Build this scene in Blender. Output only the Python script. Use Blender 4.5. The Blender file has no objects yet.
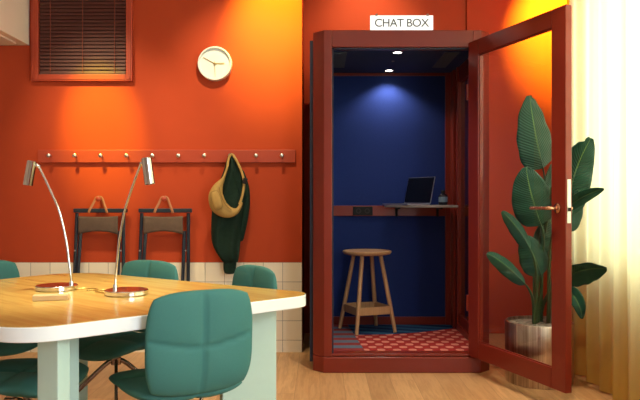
import bpy, bmesh, math, random
from mathutils import Vector, Matrix
from math import pi, sin, cos, sqrt, radians as R
random.seed(4)
SC = bpy.context.scene
COL = SC.collection
F, CX, CY, CH = 680.0, 320.0, 200.0, 1.109      # focal length in pixels, image centre, eye height

def at(px, py, Y):
    """the point of the room seen at a photo position, at distance Y"""
    return Vector(((px - CX) * Y / F, Y, CH - (py - CY) * Y / F))

# ------------------------------------------------------------------ mesh helpers
class MB:
    def __init__(self): self.bm = bmesh.new()
    def verts(self, pts): return [self.bm.verts.new(p) for p in pts]
    def face(self, vs):
        try: return self.bm.faces.new(vs)
        except ValueError: return None
    def box(self, x0, x1, y0, y1, z0, z1, M=None):
        c = [Vector(p) for p in ((x0,y0,z0),(x1,y0,z0),(x1,y1,z0),(x0,y1,z0),(x0,y0,z1),(x1,y0,z1),(x1,y1,z1),(x0,y1,z1))]
        if M: c = [M @ p for p in c]
        v = self.verts(c)
        for f in ((0,3,2,1),(4,5,6,7),(0,1,5,4),(1,2,6,5),(2,3,7,6),(3,0,4,7)): self.face([v[i] for i in f])
        return self
    def prism(self, outline, z0, z1, M=None):
        lo = [Vector((x, y, z0)) for x, y in outline]; hi = [Vector((x, y, z1)) for x, y in outline]
        if M: lo = [M @ p for p in lo]; hi = [M @ p for p in hi]
        a, b = self.verts(lo), self.verts(hi); n = len(a)
        self.face(a[::-1]); self.face(b)
        for i in range(n): self.face([a[i], a[(i+1)%n], b[(i+1)%n], b[i]])
        return self
    def rings(self, rings, cap=True, closed=False):
        vs = [self.verts(r) for r in rings]; n = len(vs[0])
        m = len(vs)
        for k in range(m if closed else m - 1):
            a, b = vs[k], vs[(k+1) % m]
            for i in range(n): self.face([a[i], a[(i+1)%n], b[(i+1)%n], b[i]])
        if cap and not closed: self.face(vs[0][::-1]); self.face(vs[-1])
        return self
    def tube(self, pts, r, n=10, cap=True, flat=None, closed=False, up=None):
        """sweep a circle (or an ellipse: flat = second radius) along points"""
        pts = [Vector(p) for p in pts]; m = len(pts)
        rs = r if isinstance(r, (list, tuple)) else [r] * m
        fs = flat if isinstance(flat, (list, tuple)) else [flat] * m
        out = []; ref = Vector(up) if up else None
        for i, p in enumerate(pts):
            if closed: t = pts[(i+1) % m] - pts[i-1]
            else: t = pts[min(i+1, m-1)] - pts[max(i-1, 0)]
            t.normalize()
            if ref is None: ref = Vector((0,0,1)) if abs(t.z) < .9 else Vector((1,0,0))
            a = ref - t * ref.dot(t)
            if a.length < 1e-5: a = t.orthogonal()
            a.normalize(); b = t.cross(a)
            if not up: ref = a
            f = fs[i] if fs[i] is not None else rs[i]
            out.append([p + a * rs[i] * cos(2*pi*k/n) + b * f * sin(2*pi*k/n) for k in range(n)])
        return self.rings(out, cap, closed)
    def lathe(self, prof, n=48, c=(0,0,0), M=None, ring=False):
        out = []
        for r, z in prof:
            ring = [Vector((r*cos(2*pi*k/n), r*sin(2*pi*k/n), z)) for k in range(n)]
            if M: ring = [M @ p for p in ring]
            out.append([p + Vector(c) for p in ring])
        return self.rings(out, closed=ring)
    def grid(self, f, nu, nv, uv=True):
        vs = [[self.bm.verts.new(f(i/nu, j/nv)) for i in range(nu+1)] for j in range(nv+1)]
        lay = self.bm.loops.layers.uv.verify() if uv else None
        for j in range(nv):
            for i in range(nu):
                fc = self.face([vs[j][i], vs[j][i+1], vs[j+1][i+1], vs[j+1][i]])
                if fc and lay:
                    for lp, (a, b) in zip(fc.loops, ((i,j),(i+1,j),(i+1,j+1),(i,j+1))): lp[lay].uv = (a/nu, b/nv)
        return vs

def obj(name, mb, mat, parent=None, smooth=0, bevel=0, sub=0, solid=0, kind=None, label=None, world=True, seg=2):
    bm = mb.bm
    bmesh.ops.recalc_face_normals(bm, faces=bm.faces)
    off = root_of(parent).location if (parent and world) else None
    if off is not None: bmesh.ops.translate(bm, verts=bm.verts, vec=-off)
    me = bpy.data.meshes.new(name); bm.to_mesh(me); bm.free()
    o = bpy.data.objects.new(name, me); COL.objects.link(o)
    if parent: o.parent = parent
    if mat: me.materials.append(mat)
    if smooth:
        for p in me.polygons: p.use_smooth = True
        if smooth != 1:
            me.set_sharp_from_angle(angle=R(smooth))
    if solid:
        m = o.modifiers.new('solid', 'SOLIDIFY'); m.thickness = solid; m.offset = 0
    if bevel:
        m = o.modifiers.new('bevel', 'BEVEL'); m.width = bevel; m.segments = seg; m.limit_method = 'ANGLE'; m.angle_limit = R(35)
    if sub:
        m = o.modifiers.new('sub', 'SUBSURF'); m.levels = m.render_levels = sub
    if kind: o['kind'] = kind
    if label: o['label'] = label
    return o
def root_of(o):
    while o.parent: o = o.parent
    return o
def tag(o, label, cat, group=None):
    o['label'] = label; o['category'] = cat
    if group: o['group'] = group
    return o
def thing(name, label, cat, loc=(0,0,0), group=None, rz=0):
    o = bpy.data.objects.new(name, None); COL.objects.link(o); o.empty_display_size = .1
    o.location = loc; o.rotation_euler = (0, 0, rz)
    return tag(o, label, cat, group)
def dup(root, loc, rz, label):
    r = root.copy(); COL.objects.link(r); r.location = loc; r.rotation_euler = (0, 0, rz); r['label'] = label
    def rec(a, b):
        for ch in a.children:
            c = ch.copy(); COL.objects.link(c); c.parent = b; rec(ch, c)
    rec(root, r)
    return r

# ------------------------------------------------------------------ materials
class NT:
    def __init__(self, name):
        self.m = bpy.data.materials.new(name); self.m.use_nodes = True
        self.t = self.m.node_tree; self.b = self.t.nodes['Principled BSDF']
    def n(self, typ, **kw):
        nd = self.t.nodes.new(typ)
        for k, v in kw.items():
            if k.startswith('i_'): nd.inputs[k[2:].replace('_', ' ')].default_value = v
            else: setattr(nd, k, v)
        return nd
    def l(self, a, b): self.t.links.new(a, b)
    def math(self, op, a, b=None, c=None):
        nd = self.n('ShaderNodeMath', operation=op)
        for i, v in enumerate((a, b, c)):
            if v is None: continue
            if hasattr(v, 'is_output'): self.l(v, nd.inputs[i])
            else: nd.inputs[i].default_value = v
        return nd.outputs[0]
    def mix(self, f, a, b, blend='MIX'):
        nd = self.n('ShaderNodeMix', data_type='RGBA', blend_type=blend)
        for i, v in ((0, f), (6, a), (7, b)):
            if hasattr(v, 'is_output'): self.l(v, nd.inputs[i])
            else: nd.inputs[i].default_value = v if i == 0 else (*v[:3], 1)
        return nd.outputs[2]
    def coords(self, scale=(1,1,1), loc=(0,0,0), rot=(0,0,0), kind='Object'):
        tc = self.n('ShaderNodeTexCoord'); mp = self.n('ShaderNodeMapping')
        mp.inputs['Scale'].default_value = scale; mp.inputs['Location'].default_value = loc; mp.inputs['Rotation'].default_value = rot
        self.l(tc.outputs[kind], mp.inputs[0]); return mp.outputs[0]
    def noise(self, vec, scale, detail=4, rough=.6):
        nd = self.n('ShaderNodeTexNoise'); nd.inputs['Scale'].default_value = scale
        nd.inputs['Detail'].default_value = detail; nd.inputs['Roughness'].default_value = rough
        if vec is not None: self.l(vec, nd.inputs['Vector'])
        return nd.outputs['Fac']
    def bump(self, h, strength=.2, dist=.01):
        nd = self.n('ShaderNodeBump'); nd.inputs['Strength'].default_value = strength; nd.inputs['Distance'].default_value = dist
        self.l(h, nd.inputs['Height']); self.l(nd.outputs[0], self.b.inputs['Normal'])
    def set(self, **kw):
        for k, v in kw.items():
            k = k.replace('_', ' ')
            if hasattr(v, 'is_output'): self.l(v, self.b.inputs[k])
            else: self.b.inputs[k].default_value = (*v, 1) if isinstance(v, tuple) and len(v) == 3 else v
        return self

def simple(name, col, rough=.5, metal=0, var=.08, nscale=30, bump=0, bscale=200, spec=.5, aniso=None):
    t = NT(name); v = t.coords()
    f = t.noise(v, nscale)
    dk = tuple(c * (1 - var) for c in col); lt = tuple(min(1, c * (1 + var)) for c in col)
    t.set(Base_Color=t.mix(f, dk, lt), Roughness=rough, Metallic=metal)
    t.b.inputs['Specular IOR Level'].default_value = spec
    if bump: t.bump(t.noise(v, bscale), bump, .002)
    return t.m

def emit(name, col, s):
    t = NT(name); t.set(Base_Color=(0.8, 0.8, 0.8), Emission_Color=col, Emission_Strength=s); return t.m

RED = (.45, .055, .014)
M = {}
M['wall'] = simple('red_paint', RED, .75, var=.05, nscale=5, bump=.12, bscale=260, spec=.25)
M['rail'] = simple('red_satin_paint', (.40, .048, .016), .5, var=.04)
M['booth'] = simple('brick_red_lacquer', (.185, .0195, .0100), .28, var=.05, nscale=8, spec=.4)
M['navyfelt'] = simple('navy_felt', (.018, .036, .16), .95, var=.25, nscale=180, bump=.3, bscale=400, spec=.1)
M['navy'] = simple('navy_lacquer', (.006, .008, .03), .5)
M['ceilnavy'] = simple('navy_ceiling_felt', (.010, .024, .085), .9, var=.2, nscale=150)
M['vent'] = simple('grey_vent', (.06, .075, .08), .6)
M['plaster'] = simple('cream_plaster', (.74, .63, .52), .8, var=.03, nscale=6)
M['ceil'] = simple('ceiling_paint', (.6, .52, .45), .9, var=.02)
M['teal'] = simple('teal_fabric', (.046, .170, .150), .75, var=.14, nscale=350, bump=.25, bscale=700, spec=.3)
M['chrome'] = simple('chrome', (.75, .72, .70), .12, 1, var=.03)
M['lampchrome'] = simple('lamp_chrome', (.52, .46, .42), .07, 1, var=.03)
M['bronze'] = simple('dark_chrome', (.36, .27, .23), .22, 1, var=.05)
M['steel'] = simple('satin_steel', (.6, .58, .55), .3, 1, var=.05)
M['copper'] = simple('copper', (.62, .36, .24), .25, 1, var=.05)
M['gold'] = simple('brass', (.6, .42, .14), .3, 1)
M['black'] = simple('black_plastic', (.010, .010, .011), .6, spec=.25)
M['rubber'] = simple('black_rubber', (.01, .01, .01), .6)
M['white'] = simple('white_laminate', (.80, .82, .80), .45, var=.02)
M['mint'] = simple('mint_lacquer', (.50, .66, .57), .45, var=.03)
M['clockwhite'] = simple('clock_white', (.74, .77, .74), .5, var=.02)
M['frame_navy'] = simple('blue_black_wood', (.012, .020, .034), .4)
M['canvas'] = simple('brown_canvas', (.11, .068, .046), .9, var=.25, nscale=25, bump=.3, bscale=500)
M['leather'] = simple('tan_leather', (.36, .13, .05), .55, var=.2)
M['coat'] = simple('dark_green_cloth', (.011, .027, .019), .88, var=.5, nscale=40, bump=.5, bscale=120, spec=.15)
M['mustard'] = simple('mustard_nylon', (.40, .24, .065), .7, var=.2, nscale=30, bump=.4, bscale=60)
M['mustard_dark'] = simple('mustard_webbing', (.28, .16, .045), .8)
M['shelf'] = simple('grey_laminate', (.26, .24, .23), .4)
M['screen'] = simple('dark_screen', (.004, .005, .007), .18, var=.0)
M['alu'] = simple('aluminium', (.62, .62, .64), .35, 1)
M['labelblue'] = simple('pale_blue_label', (.16, .24, .32), .6)
M['bottle'] = simple('dark_bottle', (.012, .012, .02), .2)
M['slat'] = simple('dark_slat', (.095, .028, .022), .5, var=.2, nscale=60)
M['cordm'] = simple('blind_cord', (.20, .05, .03), .8)
M['darkpane'] = simple('dark_pane', (.012, .008, .008), .3)
M['blockwood'] = simple('pale_wood_block', (.55, .36, .17), .5, var=.2, nscale=18)
M['ink'] = simple('grey_ink', (.06, .06, .065), .8, spec=.1)
M['sign'] = emit('lit_sign', (1, .98, .93), .72); M['sign'].node_tree.nodes['Principled BSDF'].inputs['Base Color'].default_value = (.35, .35, .34, 1)
M['spot'] = emit('lit_lamp', (1, .92, .78), 8)

def wood(name, c0, c1, c2, axis, rough, planks=None, gs=1.0):
    """grain runs along the local y axis after turning by axis (radians)"""
    t = NT(name); v = t.coords(rot=(0, 0, axis))
    sep = t.n('ShaderNodeSeparateXYZ'); t.l(v, sep.inputs[0])
    cv = t.n('ShaderNodeCombineXYZ')
    seed = 0.0; pl = None
    if planks:
        w, ln = planks
        row = t.math('FLOOR', t.math('DIVIDE', sep.outputs[0], w))
        wn = t.n('ShaderNodeTexWhiteNoise', noise_dimensions='1D'); t.l(row, wn.inputs['W'])
        yy = t.math('ADD', t.math('DIVIDE', sep.outputs[1], ln), t.math('MULTIPLY', wn.outputs['Value'], 5.3))
        cell = t.math('ADD', t.math('MULTIPLY', row, 17.31), t.math('FLOOR', yy))
        wn2 = t.n('ShaderNodeTexWhiteNoise', noise_dimensions='1D'); t.l(cell, wn2.inputs['W'])
        pl = wn2.outputs['Value']; seed = t.math('MULTIPLY', pl, 40.0)
        fx = t.math('ABSOLUTE', t.math('SUBTRACT', t.math('FRACT', t.math('DIVIDE', sep.outputs[0], w)), .5))
        fy = t.math('ABSOLUTE', t.math('SUBTRACT', t.math('FRACT', yy), .5))
        gap = t.math('MAXIMUM', t.math('GREATER_THAN', fx, .5 - .0012 / w), t.math('GREATER_THAN', fy, .5 - .0012 / ln))
    t.l(t.math('MULTIPLY', sep.outputs[0], 9 * gs), cv.inputs[0]); t.l(t.math('MULTIPLY', sep.outputs[1], .9 * gs), cv.inputs[1])
    if planks: t.l(seed, cv.inputs[2])
    g = t.noise(cv.outputs[0], 1.6, 6, .6)
    rings = t.math('FRACT', t.math('MULTIPLY', g, 5.0))
    rings = t.math('ABSOLUTE', t.math('SUBTRACT', rings, .5))
    cv2 = t.n('ShaderNodeCombineXYZ')
    t.l(t.math('MULTIPLY', sep.outputs[0], 160), cv2.inputs[0]); t.l(t.math('MULTIPLY', sep.outputs[1], 5), cv2.inputs[1])
    fine = t.noise(cv2.outputs[0], 1.0, 3, .7)
    col = t.mix(g, c0, c1)
    col = t.mix(t.math('MULTIPLY', rings, .8), col, c2)
    col = t.mix(t.math('MULTIPLY', fine, .35), col, c2)
    if planks:
        col = t.mix(t.math('MULTIPLY', pl, .45), col, c2)
        col = t.mix(t.math('MULTIPLY', gap, .45), col, tuple(c * .25 for c in c2))
    t.set(Base_Color=col, Roughness=rough)
    t.bump(fine, .08, .001)
    return t.m
M['floor'] = wood('oak_planks', (.62, .36, .165), (.76, .47, .23), (.28, .13, .05), 0, .38, (.145, 1.5))
M['tablewood'] = wood('golden_oak', (.52, .33, .07), (.68, .49, .15), (.34, .14, .022), R(-50), .2, None, .55)
M['stoolwood'] = wood('warm_beech', (.50, .29, .14), (.58, .35, .18), (.34, .17, .07), 0, .45, None, 2)

def tile_mat():
    t = NT('cream_tiles'); v = t.coords()
    sep = t.n('ShaderNodeSeparateXYZ'); t.l(v, sep.inputs[0])
    def ln(o, off, p): return t.math('ABSOLUTE', t.math('SUBTRACT', t.math('FRACT', t.math('DIVIDE', t.math('ADD', o, off), p)), .5))
    a = ln(sep.outputs[0], .131 + 20 * .1412, .1412); b = ln(sep.outputs[2], -.654 + 20 * .1416, .1416)
    e = t.math('MAXIMUM', a, b)
    g = t.math('GREATER_THAN', e, .5 - .0125)
    wn = t.n('ShaderNodeTexWhiteNoise', noise_dimensions='2D')
    fl = t.n('ShaderNodeVectorMath', operation='FLOOR'); sc = t.n('ShaderNodeCombineXYZ')
    t.l(t.math('DIVIDE', t.math('ADD', sep.outputs[0], .131), .1412), sc.inputs[0]); t.l(t.math('DIVIDE', t.math('ADD', sep.outputs[2], -.654), .1416), sc.inputs[1])
    t.l(sc.outputs[0], fl.inputs[0]); t.l(fl.outputs[0], wn.inputs['Vector'])
    body = t.mix(wn.outputs['Value'], (.80, .71, .56), (.86, .78, .63))
    t.set(Base_Color=t.mix(g, body, (.26, .22, .19)), Roughness=.35)
    t.bump(t.math('SUBTRACT', 1.0, g), .3, .003)
    return t.m
M['tile'] = tile_mat()

def carpet_mat():
    t = NT('patterned_carpet'); v = t.coords(); v0 = t.n('ShaderNodeSeparateXYZ'); t.l(v, v0.inputs[0])
    x, y = v0.outputs[0], v0.outputs[1]            # local: x from the left wall, y from the front
    def rowdots(offx, offy):
        fx = t.math('SUBTRACT', t.math('FRACT', t.math('DIVIDE', t.math('ADD', x, 10 + offx), .104)), .5)
        fy = t.math('SUBTRACT', t.math('FRACT', t.math('DIVIDE', t.math('ADD', y, 10 + offy), .17)), .5)
        dx = t.math('DIVIDE', fx, .26); dy = t.math('DIVIDE', fy, .19)
        d = t.math('ADD', t.math('POWER', t.math('ABSOLUTE', dx), 2.6), t.math('POWER', t.math('ABSOLUTE', dy), 2.6))
        return t.math('LESS_THAN', d, 1.0)
    dots = t.math('MAXIMUM', rowdots(0, 0), rowdots(.052, .085))
    red = t.mix(dots, (.38, .030, .026), (.75, .26, .20))
    st = t.math('GREATER_THAN', t.math('FRACT', t.math('DIVIDE', t.math('ADD', y, 10.03), .17)), .5)
    left = t.mix(st, (.27, .045, .045), (.13, .17, .24))
    sw = t.math('ADD', t.math('DIVIDE', t.math('ADD', y, t.math('MULTIPLY', x, .35)), .13), 10)
    back = t.mix(t.math('GREATER_THAN', t.math('FRACT', sw), .5), (.010, .04, .13), (.035, .12, .24))
    isleft = t.math('LESS_THAN', x, t.math('ADD', .29, t.math('MULTIPLY', y, -.08)))
    xx = t.math('MAXIMUM', t.math('SUBTRACT', x, .3), 0)
    bnd = t.math('ADD', .53, t.math('MULTIPLY', t.math('MULTIPLY', xx, xx), .5))
    isback = t.math('GREATER_THAN', y, bnd)
    c = t.mix(isleft, t.mix(isback, red, back), left)
    n = t.noise(v, 320, 3)
    t.set(Base_Color=t.mix(t.math('MULTIPLY', n, .3), c, (.02, .02, .03)), Roughness=.95)
    t.b.inputs['Specular IOR Level'].default_value = .1
    t.bump(n, .4, .004)
    return t.m
M['carpet'] = carpet_mat()

def pot_mat():
    t = NT('brushed_pot_metal'); v = t.coords(scale=(34, 34, .25))
    f = t.noise(v, 1.5, 5, .7)
    g = t.math('MINIMUM', t.math('MAXIMUM', t.math('MULTIPLY', t.math('SUBTRACT', f, .36), 3.6), 0), 1)
    t.set(Base_Color=t.mix(g, (.32, .22, .17), (.78, .66, .57)), Metallic=1.0, Roughness=.28)
    t.bump(f, .35, .01)
    return t.m
M['pot'] = pot_mat()

def soil_mat():
    t = NT('grey_pebbles'); vo = t.n('ShaderNodeTexVoronoi'); vo.inputs['Scale'].default_value = 55
    t.l(t.coords(), vo.inputs['Vector'])
    t.set(Base_Color=t.mix(vo.outputs['Color'], (.12, .10, .08), (.40, .36, .31)), Roughness=.9)
    t.bump(t.math('SUBTRACT', 1, vo.outputs['Distance']), .8, .02); return t.m
M['soil'] = soil_mat()

def leaf_mat(name, c0, c1):
    t = NT(name)
    uv = t.n('ShaderNodeTexCoord'); sep = t.n('ShaderNodeSeparateXYZ'); t.l(uv.outputs['UV'], sep.inputs[0])
    u = t.math('ABSOLUTE', t.math('SUBTRACT', sep.outputs[0], .5))
    ph = t.math('ADD', t.math('MULTIPLY', sep.outputs[1], 26), t.math('MULTIPLY', u, -9))
    ve = t.math('POWER', t.math('ABSOLUTE', t.math('SINE', t.math('MULTIPLY', ph, pi))), 6)
    mid = t.math('LESS_THAN', u, .018)
    big = t.noise(t.coords(), 9, 3)
    c = t.mix(big, c0, c1)
    c = t.mix(t.math('MULTIPLY', ve, .35), c, tuple(min(1, k * 2.2) for k in c1))
    c = t.mix(mid, c, (.12, .22, .06))
    t.set(Base_Color=c, Roughness=.3)
    t.b.inputs['Specular IOR Level'].default_value = .28
    t.bump(t.math('SINE', t.math('MULTIPLY', ph, pi * 2)), .35, .006)
    tr = t.n('ShaderNodeBsdfTranslucent'); tr.inputs[0].default_value = (.10, .25, .03, 1)
    mx = t.n('ShaderNodeMixShader'); mx.inputs[0].default_value = .10
    t.l(t.b.outputs[0], mx.inputs[1]); t.l(tr.outputs[0], mx.inputs[2])
    t.l(mx.outputs[0], t.t.nodes['Material Output'].inputs[0])
    return t.m
M['leaf'] = leaf_mat('strelitzia_leaf', (.004, .030, .018), (.011, .062, .040))
M['stem'] = simple('green_stem', (.030, .075, .028), .45, var=.3, nscale=20)

def glass_mat(name, refl=.10, tint=(1, 1, 1)):
    t = NT(name)
    tp = t.n('ShaderNodeBsdfTransparent'); tp.inputs[0].default_value = (*tint, 1)
    gl = t.n('ShaderNodeBsdfGlossy'); gl.inputs['Roughness'].default_value = .02; gl.inputs[0].default_value = (1, 1, 1, 1)
    fr = t.n('ShaderNodeFresnel'); fr.inputs['IOR'].default_value = 1.45
    mx = t.n('ShaderNodeMixShader'); ge = t.n('ShaderNodeNewGeometry')
    t.l(t.math('MULTIPLY', t.math('MULTIPLY', fr.outputs[0], refl * 10), t.math('SUBTRACT', 1.0, ge.outputs['Backfacing'])), mx.inputs[0])
    t.l(tp.outputs[0], mx.inputs[1]); t.l(gl.outputs[0], mx.inputs[2])
    t.l(mx.outputs[0], t.t.nodes['Material Output'].inputs[0])
    return t.m
M['glass'] = glass_mat('clear_glass', .10)
M['smoke'] = glass_mat('dark_glass', .12, (.35, .33, .36))

def curtain_mat():
    t = NT('sheer_mustard_curtain'); v = t.coords(scale=(1, 300, 300))
    n = t.noise(v, 1.0, 2)
    df = t.n('ShaderNodeBsdfDiffuse'); tr = t.n('ShaderNodeBsdfTranslucent'); tp = t.n('ShaderNodeBsdfTransparent')
    c = t.mix(n, (.62, .42, .07), (.72, .50, .10))
    t.l(c, df.inputs[0]); tr.inputs[0].default_value = (.88, .86, .46, 1); tp.inputs[0].default_value = (1, .97, .88, 1)
    m1 = t.n('ShaderNodeMixShader'); m1.inputs[0].default_value = .62
    m2 = t.n('ShaderNodeMixShader'); m2.inputs[0].default_value = .10
    t.l(df.outputs[0], m1.inputs[1]); t.l(tr.outputs[0], m1.inputs[2])
    t.l(m1.outputs[0], m2.inputs[1]); t.l(tp.outputs[0], m2.inputs[2])
    t.l(m2.outputs[0], t.t.nodes['Material Output'].inputs[0])
    return t.m
M['curtain'] = curtain_mat()

# ------------------------------------------------------------------ the room
YL, YB, YR, XS, ZC, XE = 4.964, 5.67, 5.65, 2.05, 3.1, -.131
S = dict(kind='structure')
def struct(name, mb, mat, label=None, **k):
    return obj(name, mb, mat, kind='structure', label=label, **k)
struct('floor', MB().box(-3.3, 2.2, -2.1, 5.8, -.1, 0), M['floor'], 'oak plank floor')
struct('ceiling', MB().box(-3.3, 2.2, -2.1, 5.8, ZC, ZC + .1), M['ceil'], 'ceiling above the room')
wl = struct('wall_left', MB().box(-3.3, XE, YL, 5.8, 0, ZC), M['wall'], 'orange red wall with coat rail and clock')
obj('tile_dado', MB().box(-3.2, XE - .0005, YL - .010, YL - .0005, 0, .654), M['tile'], wl, label='square cream tiles along the wall foot')
struct('wall_back', MB().box(XE, 1.3, YB, 5.8, 0, ZC), M['wall'], 'red wall behind the phone booth')
struct('wall_right', MB().box(1.2215, 2.2, YR, 5.8, 0, ZC), M['wall'], 'red wall behind the potted plant')
WY0, WY1, WZ0, WZ1 = 1.0, 4.45, .80, 2.75
ws = MB()
ws.box(XS, XS + .15, -2.1, 5.7, 0, WZ0); ws.box(XS, XS + .15, -2.1, 5.7, WZ1, ZC)
ws.box(XS, XS + .15, -2.1, -1.6, WZ0, WZ1); ws.box(XS, XS + .15, .72, WY0, WZ0, WZ1); ws.box(XS, XS + .15, WY1, 5.7, WZ0, WZ1)
struct('wall_window', ws, M['wall'], 'side wall with the window behind the curtains')
struct('wall_rear', MB().box(-3.3, 2.2, -2.2, -2.1, 0, ZC), M['ceil'], 'wall behind the viewer')
struct('wall_far_left', MB().box(-3.4, -3.3, -2.1, 5.8, 0, ZC), M['ceil'], 'wall at the far left of the room')
w1 = MB()
for a, b in ((WY0, WY0 + .06), (2.68, 2.74), (WY1 - .06, WY1)): w1.box(XS + .03, XS + .09, a, b, WZ0, WZ1)
w1.box(XS + .03, XS + .09, WY0, WY1, WZ0, WZ0 + .06); w1.box(XS + .03, XS + .09, WY0, WY1, WZ1 - .06, WZ1)
w1.box(XS - .22, XS + .03, WY0 - .1, WY1 + .1, WZ0 - .045, WZ0)  # unseen deep sill board, added to keep window light off the lower curtain
win = struct('window_1', w1, M['white'], 'bright window behind the sheer curtains')
obj('pane', MB().box(XS + .055, XS + .062, WY0 + .06, WY1 - .06, WZ0 + .06, WZ1 - .06), M['glass'], win)

w3 = MB()  # unseen window, added as an opening for cool fill on the table
for a, b in ((-1.6, -1.54), (-.47, -.41), (.66, .72)): w3.box(XS + .03, XS + .09, a, b, WZ0, WZ1)
w3.box(XS + .03, XS + .09, -1.6, .72, WZ0, WZ0 + .06); w3.box(XS + .03, XS + .09, -1.6, .72, WZ1 - .06, WZ1)
fill_win = struct('fill_window', w3, M['white'], 'unseen bare window added beside the viewer for fill light')
obj('pane', MB().box(XS + .055, XS + .062, -1.54, .66, WZ0 + .06, WZ1 - .06), M['glass'], fill_win)

# framed dark window with its blind, upper left of the red wall
def wallpt(px, py, d=0): return (px - CX) / 137.0 * (YL - d) / YL, CH - (py - CY) / 137.0 * (YL - d) / YL
x0, zb = wallpt(30.5, 81, .035); x1, _ = wallpt(132, 81, .035); xi0, zi = wallpt(38, 74.3, .035); xi1, _ = wallpt(125.7, 74, .035)
ZT = 2.86
fm = MB()
fm.box(x0, xi0, YL - .035, YL, zb, ZT); fm.box(xi1, x1, YL - .035, YL, zb, ZT)
fm.box(xi0, xi1, YL - .035, YL, zb, zi); fm.box(xi0, xi1, YL - .035, YL, ZT - .05, ZT)
w2 = struct('window_2', fm, M['rail'], 'square red framed window high on the left wall', bevel=.004)
ln = MB()
for a, b, c, d in ((x0 + .012, x0 + .02, zb + .01, ZT - .01), (x1 - .02, x1 - .012, zb + .01, ZT - .01), (x0 + .012, x1 - .012, zb + .012, zb + .02)):
    ln.box(a, b, YL - .039, YL - .034, c, d)
obj('moulding', ln, M['rail'], w2)
obj('pane', MB().box(xi0, xi1, YL - .004, YL - .001, zi, ZT - .05), M['darkpane'], w2)
bl = thing('venetian_blind', 'dark red slatted blind closed inside the square frame', 'blind', ((xi0 + xi1) / 2, YL - .018, zi))
sl = MB(); z = zi + .022; k = 0
while z < ZT - .06:
    Mx = Matrix.Translation((0, YL - .019, z)) @ Matrix.Rotation(R(64), 4, 'X')
    sl.box(xi0 + .006, xi1 - .006, -.0135, .0135, -.0012, .0012, Mx)
    z += .0262; k += 1
obj('slats', sl, M['slat'], bl)
obj('bottom_rail', MB().box(xi0 + .006, xi1 - .006, YL - .028, YL - .010, zi + .001, zi + .012), M['slat'], bl)
for px in (50.2, 82.5, 114.5):
    cx = (px - CX) / 137 * .9935
    obj('ladder_cord', MB().box(cx - .0028, cx + .0028, YL - .0335, YL - .0305, zi + .008, ZT - .05), M['cordm'], bl)

# bulkhead in the upper left corner
bx = (29.6 - CX) / 137; bz = CH + (CY - 45.5) / 137
bk = MB()
bk.box(-3.29, bx, 2.5, YL, bz, ZC)
bh = struct('trim_1', bk, M['plaster'], 'cream bulkhead box under the ceiling in the left corner', bevel=.003)
obj('soffit_panel', MB().box(-3.28, bx - .055, 2.52, YL - .10, bz - .012, bz + .001), M['plaster'], bh, bevel=.003)

# ------------------------------------------------------------------ clock
cx, cz = wallpt(214.6, 63.2, .05); r = .123
ck = thing('wall_clock', 'round white wall clock with thin brass hands', 'clock', (cx, YL, cz))
def disc_M(y): return Matrix.Translation((cx, y, cz)) @ Matrix.Rotation(R(90), 4, 'X')
obj('case', MB().lathe([(r - .004, 0), (r, .006), (r, .050), (r - .003, .054), (r - .011, .054), (r - .013, .046), (r - .013, .030)], 64, M=disc_M(YL)), M['clockwhite'], ck, smooth=40)
obj('dial', MB().lathe([(.0005, .029), (r - .012, .029), (r - .012, .033), (.0005, .033)], 64, M=disc_M(YL)), M['clockwhite'], ck, smooth=40)
def hand(ang, l0, l1, w, dy, name):
    Mx = Matrix.Translation((cx, YL - .038 - dy, cz)) @ Matrix.Rotation(ang, 4, 'Y')
    obj(name, MB().box(-w, w, -.0008, .0008, -l0, l1, Mx), M['gold'], ck)
hand(R(-62), .012, .095, .0024, 0, 'minute_hand'); hand(R(88), .012, .070, .0028, .0025, 'hour_hand'); hand(R(178), .02, .095, .001, .005, 'second_hand')
obj('hub', MB().lathe([(.0005, .034), (.006, .034), (.006, .046), (.0005, .046)], 16, M=disc_M(YL)), M['gold'], ck, smooth=40)

# ------------------------------------------------------------------ coat rail
ra, rz1 = wallpt(37.6, 149.8, .022); rb, rz0 = wallpt(295.6, 162.6, .022)
rail = thing('coat_rail', 'long red wooden coat rail with small knobs along the wall', 'coat rail', ((ra + rb) / 2, YL, rz0))
obj('board', MB().box(ra, rb, YL - .022, YL - .0005, rz0, rz1), M['rail'], rail, bevel=.003)
for k in range(10):
    px, pz = wallpt(48.8 + 25.9 * k, 155.6, .06)
    Mx = Matrix.Translation((px, YL - .021, pz)) @ Matrix.Rotation(R(90), 4, 'X')
    obj('peg', MB().lathe([(.0005, 0), (.006, 0), (.006, .030), (.0135, .036), (.0150, .044), (.0135, .051), (.008, .055), (.0005, .0555)], 20, M=Mx), M['steel'], rail, smooth=40, label='small metal knob')

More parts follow.
